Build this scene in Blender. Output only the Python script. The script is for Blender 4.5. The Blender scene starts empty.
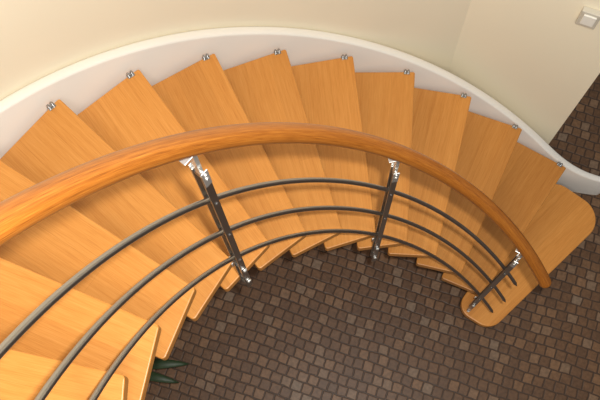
import bpy, bmesh, math, random
import numpy as np
from mathutils import Vector, Matrix
random.seed(3)
S=1.56
F=800.;A=.3137;X0=.2267;Y0=.0210;CZ=2.6299;TH0=.7219;DTH=.1799;h=.1154;RI=.5035;DI=.0365
RH=.4798;HH=.5895;H1,H2,H3=.3819,.2163,.0453;B=(.0058,.0032,.0031);RC=1.05;HC=.0263;CC=(.0448,-.0356,-.0205);ROLL=-.0866
d=np.array([0,math.sin(A),-math.cos(A)]);u=np.array([0,math.cos(A),math.sin(A)]);r=np.array([1.,0,0])
R2=r*math.cos(ROLL)+u*math.sin(ROLL);U2=u*math.cos(ROLL)-r*math.sin(ROLL)
C=np.array([0,0,CZ])
def proj(P):
    V=np.asarray(P)-C;z=V@d
    return np.stack([300+F*(V@R2)/z,200-F*(V@U2)/z],-1)
def ray(px,py):
    v=d+R2*(px-300)/F+U2*(200-py)/F
    return v
def atz(px,py,z):
    v=ray(px,py);t=(z-CZ)/v[2];return C+v*t
def P(n,rr,z): 
    th=TH0+n*DTH
    return Vector((X0+rr*math.cos(th),Y0+rr*math.sin(th),z))*S
def zn(n): return h*(n+1)
def rail_r(n):
    t=(n-5)/5;return RH+B[0]*t+B[1]*t*t+B[2]*t**3
def curb_r(n):
    t=(n-5)/5;return RC+CC[0]*t+CC[1]*t*t+CC[2]*t**3

scn=bpy.context.scene
scn.view_settings.view_transform='Standard'
def link(o): bpy.context.collection.objects.link(o);return o
# ---------- materials
def newmat(name):
    m=bpy.data.materials.new(name);m.use_nodes=True
    nt=m.node_tree;b=nt.nodes['Principled BSDF'];return m,nt,b
def srgb(r_,g,b_):
    f=lambda c:((c/255+.055)/1.055)**2.4 if c/255>.04045 else c/255/12.92
    return (f(r_),f(g),f(b_),1)
def plain(name,col,rough=.5,metal=0,noise=.04,scale=8):
    m,nt,b=newmat(name);N=nt.nodes;L=nt.links
    tc=N.new('ShaderNodeTexCoord');nz=N.new('ShaderNodeTexNoise');nz.inputs['Scale'].default_value=scale;nz.inputs['Detail'].default_value=4
    L.new(tc.outputs['Object'],nz.inputs['Vector'])
    mx=N.new('ShaderNodeMix');mx.data_type='RGBA'
    L.new(nz.outputs['Fac'],mx.inputs[0])
    mx.inputs[6].default_value=tuple(c*(1-noise*2) for c in col[:3])+(1,)
    mx.inputs[7].default_value=tuple(min(1,c*(1+noise*2)) for c in col[:3])+(1,)
    L.new(mx.outputs[2],b.inputs['Base Color'])
    b.inputs['Roughness'].default_value=rough;b.inputs['Metallic'].default_value=metal
    return m
def wood(name,c1,c2,c3,stretch=(1.2,14,14),rough=.35,coord='Object',stave=True,fine=.35,rng=(.34,.66)):
    m,nt,b=newmat(name);N=nt.nodes;L=nt.links
    tc=N.new('ShaderNodeTexCoord');oi=N.new('ShaderNodeObjectInfo')
    add=N.new('ShaderNodeVectorMath');add.operation='MULTIPLY_ADD'
    comb=N.new('ShaderNodeCombineXYZ')
    for i in range(3): L.new(oi.outputs['Random'],comb.inputs[i])
    add.inputs[1].default_value=(7,13,5) 
    L.new(comb.outputs[0],add.inputs[0]);L.new(tc.outputs[coord],add.inputs[2])
    mp=N.new('ShaderNodeMapping');mp.inputs['Scale'].default_value=stretch
    L.new(add.outputs[0],mp.inputs['Vector'])
    nz=N.new('ShaderNodeTexNoise');nz.inputs['Scale'].default_value=3;nz.inputs['Detail'].default_value=8;nz.inputs['Roughness'].default_value=.7;nz.inputs['Distortion'].default_value=.12
    L.new(mp.outputs[0],nz.inputs['Vector'])
    mp2=N.new('ShaderNodeMapping');mp2.inputs['Scale'].default_value=(stretch[0]*7,stretch[1]*9,stretch[2]*9)
    L.new(add.outputs[0],mp2.inputs['Vector'])
    nz2=N.new('ShaderNodeTexNoise');nz2.inputs['Scale'].default_value=3;nz2.inputs['Detail'].default_value=3
    L.new(mp2.outputs[0],nz2.inputs['Vector'])
    rp=N.new('ShaderNodeValToRGB');e=rp.color_ramp.elements
    e[0].position=rng[0];e[0].color=c1;e[1].position=rng[1];e[1].color=c3
    x=e.new(.5);x.color=c2
    mm=N.new('ShaderNodeMath');mm.operation='MULTIPLY_ADD';mm.inputs[1].default_value=fine
    L.new(nz2.outputs['Fac'],mm.inputs[0])
    m2=N.new('ShaderNodeMath');m2.operation='MULTIPLY';m2.inputs[1].default_value=1-fine;L.new(nz.outputs['Fac'],m2.inputs[0])
    L.new(m2.outputs[0],mm.inputs[2]);L.new(mm.outputs[0],rp.inputs[0])
    last=rp.outputs[0]
    if stave:
        br=N.new('ShaderNodeTexBrick');br.inputs['Scale'].default_value=1
        br.inputs['Color1'].default_value=(.91,.89,.87,1);br.inputs['Color2'].default_value=(1.04,1.04,1.04,1)
        br.inputs['Mortar'].default_value=(.86,.82,.78,1);br.inputs['Mortar Size'].default_value=.0005
        br.inputs['Brick Width'].default_value=2.5;br.inputs['Row Height'].default_value=.095;br.offset=.4
        L.new(add.outputs[0],br.inputs['Vector'])
        mu=N.new('ShaderNodeMix');mu.data_type='RGBA';mu.blend_type='MULTIPLY';mu.inputs[0].default_value=1
        L.new(last,mu.inputs[6]);L.new(br.outputs[0],mu.inputs[7]);last=mu.outputs[2]
        mr=N.new('ShaderNodeMapRange');mr.inputs[3].default_value=.87;mr.inputs[4].default_value=1.05;L.new(oi.outputs['Random'],mr.inputs[0])
        vm=N.new('ShaderNodeVectorMath');vm.operation='SCALE';L.new(last,vm.inputs[0]);L.new(mr.outputs[0],vm.inputs['Scale']);last=vm.outputs[0]
    L.new(last,b.inputs['Base Color']);b.inputs['Roughness'].default_value=rough
    b.inputs['Specular IOR Level'].default_value=.35
    return m
M_tread=wood('oak_tread',srgb(184,117,50),srgb(201,136,64),srgb(212,150,79),stretch=(.8,24,24),fine=.5,rng=(.31,.69))
M_hand=wood('handrail_wood',srgb(112,60,18),srgb(165,97,33),srgb(194,126,50),stretch=(.8,60,60),coord='UV',stave=False,rough=.36,fine=.55,rng=(.35,.65))
M_steel=plain('brushed_steel',(.42,.41,.40,1),.30,1,.02,10)
M_chrome=plain('bright_steel',(.70,.70,.68,1),.33,.8,.03,60)
M_bolt=plain('bolt_steel',(.34,.34,.34,1),.3,.9,.05,60)
M_white=plain('white_stringer',srgb(238,234,227),.55,0,.012,3)
M_wall=plain('cream_wall',srgb(246,236,211),.85,0,.012,2)
M_plate=plain('grey_plastic',srgb(200,194,180),.35,0,.01)
M_rock=plain('white_plastic',srgb(236,234,226),.3,0,.01)
M_leaf=plain('leaf_green',srgb(30,52,24),.5,0,.2,12)
M_pot=plain('terracotta',srgb(120,62,40),.7,0,.1)
def floor_mat():
    m,nt,b=newmat('stone_mosaic');N=nt.nodes;L=nt.links
    tc=N.new('ShaderNodeTexCoord');mp=N.new('ShaderNodeMapping');mp.inputs['Rotation'].default_value=(0,0,math.radians(24))
    L.new(tc.outputs['Object'],mp.inputs['Vector'])
    def warp(src,scale,amt):
        ds=N.new('ShaderNodeTexNoise');ds.inputs['Scale'].default_value=scale
        L.new(mp.outputs[0],ds.inputs['Vector'])
        ma=N.new('ShaderNodeVectorMath');ma.operation='MULTIPLY_ADD';ma.inputs[1].default_value=(amt,amt,0)
        L.new(ds.outputs['Color'],ma.inputs[0]);L.new(src,ma.inputs[2]);return ma.outputs[0]
    v=warp(mp.outputs[0],1.2,.07);v=warp(v,20,.012)
    br=N.new('ShaderNodeTexBrick');br.inputs['Scale'].default_value=1;br.offset=.3;br.squash=1
    br.inputs['Brick Width'].default_value=.052;br.inputs['Row Height'].default_value=.051
    br.inputs['Mortar Size'].default_value=.0055;br.inputs['Mortar Smooth'].default_value=.7
    br.inputs['Color1'].default_value=(0,0,0,1);br.inputs['Color2'].default_value=(1,1,1,1);br.inputs['Mortar'].default_value=(.5,.5,.5,1)
    L.new(v,br.inputs['Vector'])
    rp=N.new('ShaderNodeValToRGB');e=rp.color_ramp.elements
    e[0].color=srgb(90,66,48);e[1].color=srgb(118,99,82);e[0].position=0;e[1].position=1
    x=e.new(.3);x.color=srgb(104,76,54);x=e.new(.55);x.color=srgb(94,69,50);x=e.new(.8);x.color=srgb(118,88,63)
    L.new(br.outputs['Color'],rp.inputs[0])
    nz=N.new('ShaderNodeTexNoise');nz.inputs['Scale'].default_value=60;L.new(mp.outputs[0],nz.inputs['Vector'])
    mu=N.new('ShaderNodeMix');mu.data_type='RGBA';mu.blend_type='OVERLAY';mu.inputs[0].default_value=.5
    L.new(rp.outputs[0],mu.inputs[6]);L.new(nz.outputs['Fac'],mu.inputs[7])
    mx=N.new('ShaderNodeMix');mx.data_type='RGBA';L.new(br.outputs['Fac'],mx.inputs[0])
    mx.inputs[7].default_value=srgb(66,50,39);L.new(mu.outputs[2],mx.inputs[6])
    L.new(mx.outputs[2],b.inputs['Base Color']);b.inputs['Roughness'].default_value=.42
    b.inputs['Specular IOR Level'].default_value=.3
    inv=N.new('ShaderNodeMath');inv.operation='SUBTRACT';inv.inputs[0].default_value=1;L.new(br.outputs['Fac'],inv.inputs[1])
    bp=N.new('ShaderNodeBump');bp.inputs['Strength'].default_value=.5;bp.inputs['Distance'].default_value=.003
    L.new(inv.outputs[0],bp.inputs['Height']);L.new(bp.outputs[0],b.inputs['Normal'])
    return m
M_floor=floor_mat()

# ---------- mesh helpers
def mesh_obj(name,verts,faces,mat,smooth=False):
    me=bpy.data.meshes.new(name);me.from_pydata([tuple(v) for v in verts],[],faces);me.materials.append(mat)
    bm=bmesh.new();bm.from_mesh(me);bmesh.ops.recalc_face_normals(bm,faces=bm.faces);bm.to_mesh(me);bm.free()
    if smooth:
        for p in me.polygons:p.use_smooth=True
    return link(bpy.data.objects.new(name,me))
def bevel(o,w,seg=2):
    m=o.modifiers.new('bevel','BEVEL');m.width=w;m.segments=seg;m.limit_method='ANGLE';m.angle_limit=math.radians(40)
def rounded(poly,rads,seg=6):
    out=[];n=len(poly)
    for i in range(n):
        p=Vector(poly[i]);a=Vector(poly[i-1])-p;b=Vector(poly[(i+1)%n])-p
        rd=rads[i]
        if rd<=0: out.append(p);continue
        an=a.angle(b);t=rd/math.tan(an/2);a.normalize();b.normalize()
        p1=p+a*t;p2=p+b*t;bis=(a+b).normalized();c=p+bis*(rd/math.sin(an/2))
        v1=p1-c;v2=p2-c;tot=v1.angle_signed(v2)
        for k in range(seg+1):
            an_=-tot*k/seg
            out.append(c+Vector((v1.x*math.cos(an_)-v1.y*math.sin(an_),v1.x*math.sin(an_)+v1.y*math.cos(an_))))
    return out
def prism(name,poly,z0,z1,mat):
    n=len(poly);v=[(p[0],p[1],z0) for p in poly]+[(p[0],p[1],z1) for p in poly]
    f=[tuple(range(n))[::-1],tuple(range(n,2*n))]+[(i,(i+1)%n,(i+1)%n+n,i+n) for i in range(n)]
    return mesh_obj(name,v,f,mat)
class Builder:
    def __init__(s): s.v=[];s.f=[]
    def box(s,c,sx,sy,sz,M=Matrix()):
        k=len(s.v)
        for x in(-1,1):
            for y in(-1,1):
                for z in(-1,1): s.v.append(M@Vector((c[0]+x*sx/2,c[1]+y*sy/2,c[2]+z*sz/2)))
        s.f+=[tuple(k+i for i in q) for q in((0,1,3,2),(4,6,7,5),(0,4,5,1),(2,3,7,6),(0,2,6,4),(1,5,7,3))]
    def cyl(s,a,b,rad,seg=14,M=Matrix()):
        a=Vector(a);b=Vector(b);ax=(b-a).normalized();t=ax.orthogonal().normalized();w=ax.cross(t)
        k=len(s.v)
        for e in(a,b):
            for i in range(seg):
                an=2*math.pi*i/seg;s.v.append(M@(e+t*math.cos(an)*rad+w*math.sin(an)*rad))
        s.f+=[(k+i,k+(i+1)%seg,k+seg+(i+1)%seg,k+seg+i) for i in range(seg)]
        s.f+=[tuple(k+i for i in range(seg))[::-1],tuple(k+seg+i for i in range(seg))]
    def done(s,name,mat): return mesh_obj(name,s.v,s.f,mat)
def sweep(name,pts,rw,rh_,mat,seg=16,capr=True):
    v=[];f=[];n=len(pts);L=0;ls=[]
    for i,p in enumerate(pts):
        if i: L+=(pts[i]-pts[i-1]).length
        ls.append(L)
        t=(pts[min(i+1,n-1)]-pts[max(i-1,0)]).normalized()
        side=t.cross(Vector((0,0,1))).normalized();up=side.cross(t)
        e=1.0
        if L<rw and capr: e=math.sqrt(max(0.02,1-(1-L/rw)**2))
        for k in range(seg):
            a=2*math.pi*k/seg;v.append(p+side*math.cos(a)*rw*e+up*math.sin(a)*rh_*e)
    for i in range(n-1):
        for k in range(seg): f.append((i*seg+k,i*seg+(k+1)%seg,(i+1)*seg+(k+1)%seg,(i+1)*seg+k))
    f.append(tuple(range(seg))[::-1]);f.append(tuple((n-1)*seg+k for k in range(seg)))
    me=bpy.data.meshes.new(name);me.from_pydata([tuple(x) for x in v],[],f);me.materials.append(mat)
    uv=me.uv_layers.new(name='UVMap')
    for p in me.polygons:
        p.use_smooth=len(p.vertices)==4
        ks=[vi%seg for vi in p.vertices];wrap=max(ks)-min(ks)>seg//2
        for li in p.loop_indices:
            vi=me.loops[li].vertex_index;i=vi//seg;k=vi%seg
            if wrap and k==0:k=seg
            uv.data[li].uv=(ls[i],k/seg*2*math.pi*rw)
    return link(bpy.data.objects.new(name,me))
def empty(name,loc):
    o=link(bpy.data.objects.new(name,None));o.location=loc;o.empty_display_size=.1;return o

# ---------- staircase
ctr=Vector((X0*S,Y0*S,0))
stair=empty('staircase',ctr)
stair['label']="curved open-riser staircase with golden-orange oak treads and white stringer";stair['category']='staircase'
NT=15
TT=.040
def pol(rr,a): return Vector((rr*math.cos(a),rr*math.sin(a)))*S
OVI=.085;OVO=.035
pi_,po,bo,bi=pol(RI,DI),pol(1.004,0),pol(1.019,DTH+OVO),pol(RI,DTH+DI+OVI)
fa=math.atan2((po-pi_).y,(po-pi_).x)
Rm=Matrix.Rotation(-fa,2)
loc=[Rm@(q-pi_) for q in(pi_,po,bo,bi)]
poly=rounded(loc,[.012,.008,.006,.012])
tread0=prism('tread',poly,-TT,0,M_tread);bevel(tread0,.0035,3)
def place(o,n):
    th=TH0+n*DTH
    q=Matrix.Rotation(th,2)@pi_
    o.matrix_basis=Matrix.Translation((ctr.x+q.x,ctr.y+q.y,zn(n)*S))@Matrix.Rotation(th+fa,4,'Z')
place(tread0,1)
Lx=loc[1].x
bb=Builder()
bb.box((Lx-.006,.036,.0015),.018,.026,.003)
for y_ in(.029,.043):
    bb.cyl((Lx-.004,y_,.002),(Lx-.004,y_,.020),.0038,10)
bb.cyl((Lx-.004,.036,.002),(Lx-.004,.036,.007),.006,6)
bolt0=bb.done('bolt',M_bolt)
sb=Builder();sb.cyl((.05,.03,-TT),(.05,.03,-h*S+.0),.012);sb.cyl((.05,.03,-TT),(.05,.03,-TT-.01),.02)
sp0=sb.done('spacer',M_steel)
for o in(bolt0,sp0): o.matrix_basis=tread0.matrix_basis.copy()
treads=[(1,tread0,bolt0,sp0)]
for n in range(2,NT):
    t=tread0.copy();b=bolt0.copy();s=sp0.copy()
    for o in(t,b,s): link(o);place(o,n)
    treads.append((n,t,b,s))
bpy.context.view_layer.update()
for n,t,b,s in treads:
    for o in(b,s):
        o.parent=t;o.matrix_basis=Matrix()
    t.parent=stair;t.matrix_parent_inverse=Matrix.Translation(ctr).inverted()
    t['group']='oak treads of the staircase'
# bottom tread
q=[pol(RI-.048,DI+.0),pol(1.005,-.02),pol(1.005,DTH+.03),pol(RI-.048,DTH+DI+.10)]
bt=prism('tread',rounded([Rm@(x-pi_) for x in q],[.085,.12,.11,.07],12),-TT,0,M_tread);bevel(bt,.005,3)
place(bt,0);bt.parent=stair;bt.matrix_parent_inverse=Matrix.Translation(ctr).inverted()
bt['label']='bottom tread with rounded ends'
fb=Builder();fb.box((.3,.14,-TT-(h*S-TT)/2),.5,.16,h*S-TT)
fo=fb.done('plinth',M_white);fo.parent=bt

# ---------- stringer with outward flare at its foot
tn=np.linspace(-1.2,16,400)
tgt=np.array([proj(np.array(P(n,curb_r(n),zn(n)+HC))/S) for n in tn])
RIN=1.0205;RO=1.046
def curb_z(n):
    best=None
    for dz in np.linspace(-.25,.3,276):
        q_=proj(np.array(P(n,RO,zn(n)+dz))/S)
        e=np.min(((tgt-q_)**2).sum(1))
        if best is None or e<best[0]: best=(e,dz)
    return best[1]
ns=np.arange(0.5,14.01,.5);zz=np.array([curb_z(n) for n in ns])
cf=np.polyfit(ns[:20],zz[:20],3)
def cdz(n): return float(np.polyval(cf,min(max(n,.3),10.5)))
secs=[]
NS=1.5
th=TH0+NS*DTH;mid=(RIN+RO)/2;half=(RO-RIN)/2
x,y=X0+mid*math.cos(th),Y0+mid*math.sin(th);phi=th-math.pi/2;z=zn(NS)+cdz(NS)
slope=(zn(NS+.1)+cdz(NS+.1)-z)/(.1*DTH*mid)
ds=.006;flare=[];s_=0;LT=.255
while s_<LT:
    k=min(1,s_/.27);k=k*k*(3-2*k);ph=phi+(-0.20-phi)*k
    sl=slope*max(0,1-s_/.33)
    x+=math.cos(ph)*ds;y+=math.sin(ph)*ds;z-=sl*ds;s_+=ds
    nx,ny=-math.sin(ph),math.cos(ph)
    rem=LT-s_;hw=half*(1-.2*s_/LT)*(1.0 if rem>half else math.sqrt(max(.03,1-(1-max(rem,0)/half)**2)))
    flare.append(((x-nx*hw,y-ny*hw),(x+nx*hw,y+ny*hw),z))
for a_ in flare[::-1]: secs.append(a_)
for n in np.arange(NS,14.5,.1):
    a_=P(n,RIN,0)/S;b_=P(n,RO,0)/S;secs.append(((a_.x,a_.y),(b_.x,b_.y),zn(n)+cdz(n)))
v=[];f=[];k=8
for (a_,b_,zt) in secs:
    a_=Vector(a_);b_=Vector(b_);w_=(b_-a_).length;e=(b_-a_).normalized()*min(.006,w_*.3)
    for p_,z_ in((a_,0),(a_,zt-.006),(a_+e*.3,zt-.0018),(a_+e,zt),(b_-e,zt),(b_-e*.3,zt-.0018),(b_,zt-.006),(b_,0)): v.append(Vector((p_.x,p_.y,z_))*S)
for i in range(len(secs)-1):
    for j in range(k): f.append((i*k+j,i*k+(j+1)%k,(i+1)*k+(j+1)%k,(i+1)*k+j))
f.append(tuple(range(k)));f.append(tuple((len(secs)-1)*k+j for j in range(k)))
st=mesh_obj('stringer',v,f,M_white,True)
st.parent=stair;st.matrix_parent_inverse=Matrix.Translation(ctr).inverted()
st.data.set_sharp_from_angle(angle=math.radians(50))
st['label']='white curved stringer wall'

# ---------- railing
E0,E1=.22,14.2
def zrail(n,H): return zn(n)+H
base=P(E0,rail_r(E0),0)
rail=empty('stair_railing',base)
rail['label']='curved railing with wooden handrail, steel bars and steel posts';rail['category']='railing'
def put(c): c.parent=rail;c.matrix_parent_inverse=Matrix.Translation(base).inverted()
fine=np.concatenate([np.linspace(E0,E0+.5,24)[:-1],np.linspace(E0+.5,E1,150)])
hr=sweep('handrail',[P(n,rail_r(n),zrail(n,HH)) for n in fine],.0235,.0235,M_hand,20);put(hr)
hr['label']='polished golden-brown wooden handrail'
for H,e in((H1,.75),(H2,.6),(H3,.6)):
    o=sweep('rail',[P(n,rail_r(n),zrail(n,H)) for n in np.linspace(e,E1,150)],.0071,.0071,M_steel,12);put(o)
    o['label']='thin dark brushed steel bar'
def post(n):
    th=TH0+n*DTH;M=Matrix.Translation(P(n,rail_r(n),0))@Matrix.Rotation(th,4,'Z')
    zb=max((zn(n)-.185)*S,.02);zt=zrail(n,HH-.085)*S
    b=Builder()
    for s in(-1,1): b.box((s*.0125,0,(zb+zt)/2),.005,.019,zt-zb,M)
    for z in(zb+.03,zt-.02): b.cyl((-.012,0,z),(.012,0,z),.007,12,M)
    for H in(H1,H2,H3): b.cyl((-.018,0,zrail(n,H)*S),(.018,0,zrail(n,H)*S),.004,10,M)
    p=b.done('post',M_steel);bevel(p,.001,2);put(p);p['label']='slim twin-bar steel post'
    b=Builder();hz=zrail(n,HH)*S
    for s in(-1,1): b.box((s*.0165,0,zt-.024),.003,.018,.075,M)
    b.box((0,0,(zt+hz)/2-.030),.016,.010,hz-zt+.01,M)
    b.box((0,0,hz-.0255),.028,.060,.004,M)
    b.cyl((-.021,0,zt-.022),(.021,0,zt-.022),.0045,8,M)
    b.cyl((-.021,0,zt-.002),(.021,0,zt-.002),.0045,8,M)
    hb=b.done('handrail_bracket',M_chrome);bevel(hb,.001,2)
    b=Builder();zt2=(math.floor(n)*h+h)*S-TT/2
    zl=max(zt2-.15,.05)
    b.cyl((-.024,0,zt2),(.045,0,zt2),.0045,10,M)
    b.cyl((-.022,0,zt2),(-.0155,0,zt2),.0075,6,M)
    b.box((.022,0,zt2-.004),.005,.026,.032,M)
    b.cyl((-.022,0,zl),(.022,0,zl),.0045,10,M)
    b.cyl((-.022,0,zl),(-.0155,0,zl),.0075,6,M)
    b.box((0,0,(zt2+min(zl,zb))/2),.012,.008,zt2-min(zl,zb)+.004,M)
    tb=b.done('tread_bracket',M_chrome);bevel(tb,.001,2)
    for o in(hb,tb): o.parent=p
    return p
for n in(1.3,5.24,9.18,13.1): post(n)

# ---------- setting
def struct(o): o['kind']='structure';return o
fl=struct(prism('floor',[(-4,-4),(5,-4),(5,5),(-4,5)],-.05,0,M_floor))
ZW=3.3
NTG=5.3;WR=RO+.003
cs=ray(459,38);phc=math.atan2(cs[1],cs[0])
T0=P(NTG,WR,0)/S;tg=Vector((math.sin(TH0+NTG*DTH),-math.cos(TH0+NTG*DTH)))
den=tg.x*math.sin(phc)-tg.y*math.cos(phc)
tt=-(T0.x*math.sin(phc)-T0.y*math.cos(phc))/den
cor=Vector((T0.x+tg.x*tt,T0.y+tg.y*tt))
pts=[(cor,cor+Vector((-tg.y,tg.x))*(.1))]
for n in np.arange(NTG,17.2,.2):
    pts.append(((P(n,WR,0)/S).xy,(P(n,WR+.1,0)/S).xy))
v=[];f=[]
for a_,b_ in pts:
    for p_,z_ in((a_,0),(a_,ZW/S),(b_,ZW/S),(b_,0)): v.append(Vector((p_.x,p_.y,z_))*S)
for i in range(len(pts)-1):
    for j in range(4): f.append((i*4+j,i*4+(j+1)%4,(i+1)*4+(j+1)%4,(i+1)*4+j))
f.append((0,1,2,3));m_=(len(pts)-1)*4;f.append((m_,m_+1,m_+2,m_+3))
w1=struct(mesh_obj('wall_back',v,f,M_wall,True));w1.data.set_sharp_from_angle(angle=math.radians(12))
a=Vector((cor.x,cor.y,0))*S;b=P(1.42,1.092,0)
dr=(b-a).normalized();nr=Vector((dr.y,-dr.x,0));
if nr.dot(a-ctr)<0: nr=-nr
pl=[a.xy,b.xy,(b+nr*.15).xy,(a+nr*.15-dr*.05).xy]
w2=struct(prism('wall_right',pl,0,ZW,M_wall))
# ---------- switch
def on_wall(px,py):
    vv=Vector(ray(px,py));Cw=Vector(C)*S
    t=(a-Cw).dot(nr)/vv.dot(nr);return Cw+vv*t
sw=on_wall(590,15)
off=(sw-b).dot(dr)
if off>-.045: sw=sw-dr*(off+.045)
X=dr;Mw=Matrix.Translation(sw)@Matrix(((X.x,0,-nr.x,0),(X.y,0,-nr.y,0),(0,1,0,0),(0,0,0,1)))
bb=Builder();bb.box((0,0,.013),.075,.095,.026,Mw);o=bb.done('light_switch',M_plate);bevel(o,.004,3)
o['label']='boxy grey light switch on the cream wall';o['category']='light switch'
bb=Builder();bb.box((0,.004,.029),.05,.06,.008,Mw);k_=bb.done('rocker',M_rock);bevel(k_,.003,2);k_.parent=o

# ---------- plant
pb=Vector(atz(118,372,.0))*S
pb.z=0
plant=empty('potted_plant',pb);plant['label']='potted plant with dark green pointed leaves under the stairs';plant['category']='plant'
v=[];f=[];prof=[(.0,0),(.06,0),(.085,.16),(.095,.16),(.095,.18),(.085,.18),(.08,.15),(0,.15)]
sg=24
for (rr,z) in prof:
    for i in range(sg): an=2*math.pi*i/sg;v.append((rr*math.cos(an)+pb.x,rr*math.sin(an)+pb.y,z))
for j in range(len(prof)-1):
    for i in range(sg): f.append((j*sg+i,j*sg+(i+1)%sg,(j+1)*sg+(i+1)%sg,(j+1)*sg+i))
pot=mesh_obj('pot',v,f,M_pot,True);pot.parent=plant;pot.matrix_parent_inverse=Matrix.Translation(pb).inverted()
def leaf(ang,L,up,w):
    v=[];f=[];n=12;dx=Vector((math.cos(ang),math.sin(ang),0));sd=Vector((-dx.y,dx.x,0))
    for i in range(n+1):
        t=i/n;p=pb+Vector((0,0,.14))+dx*L*t+Vector((0,0,1))*(up*(1.6*t-1.1*t*t))
        ww=w*math.sin(math.pi*min(1,.05+t*.95))**.7*(0.5+.5*min(1,t*2))
        v+=[p+sd*ww+Vector((0,0,.25*ww)),p,p-sd*ww+Vector((0,0,.25*ww))]
    for i in range(n):
        for j in range(2): f.append((i*3+j,i*3+j+1,i*3+4+j,i*3+3+j))
    o=mesh_obj('leaf',v,f,M_leaf,True);so=o.modifiers.new('s','SOLIDIFY');so.thickness=.002
    o.parent=plant;o.matrix_parent_inverse=Matrix.Translation(pb).inverted()
for px,py,w_ in((190,364,.026),(180,383,.024)):
    tip=Vector(atz(px,py,.30/S))*S
    dv=(tip-pb).xy;leaf(math.atan2(dv.y,dv.x),dv.length,.32,w_)
for ang in(80,110,150,190,230,265,290): leaf(math.radians(ang),.17,.42,.026)

# ---------- camera
cam=link(bpy.data.objects.new('camera',bpy.data.cameras.new('camera')))
cam.data.sensor_width=36;cam.data.lens=F/600*36;cam.data.clip_start=.02
cam.matrix_world=Matrix(((R2[0],U2[0],-d[0],0),(R2[1],U2[1],-d[1],0),(R2[2],U2[2],-d[2],CZ*S),(0,0,0,1)))
scn.camera=cam
# ---------- light
def area(loc,target,size,power,col):
    l=bpy.data.lights.new('lamp','AREA');l.size=size;l.energy=power;l.color=col
    o=link(bpy.data.objects.new('lamp',l));o.location=loc
    o.rotation_euler=(Vector(target)-Vector(loc)).to_track_quat('-Z','Y').to_euler()
area((.10,.04,CZ*S+.09),(ctr.x+.3,ctr.y+.65,.7),.05,64,(1,.965,.91))
area((ctr.x-.3,ctr.y-.9,4.7),(ctr.x+.9,ctr.y+.9,1.8),.6,40,(1,.965,.90))
w=bpy.data.worlds.new('world');scn.world=w;w.use_nodes=True
w.node_tree.nodes['Background'].inputs[0].default_value=(1,.965,.91,1);w.node_tree.nodes['Background'].inputs[1].default_value=.26
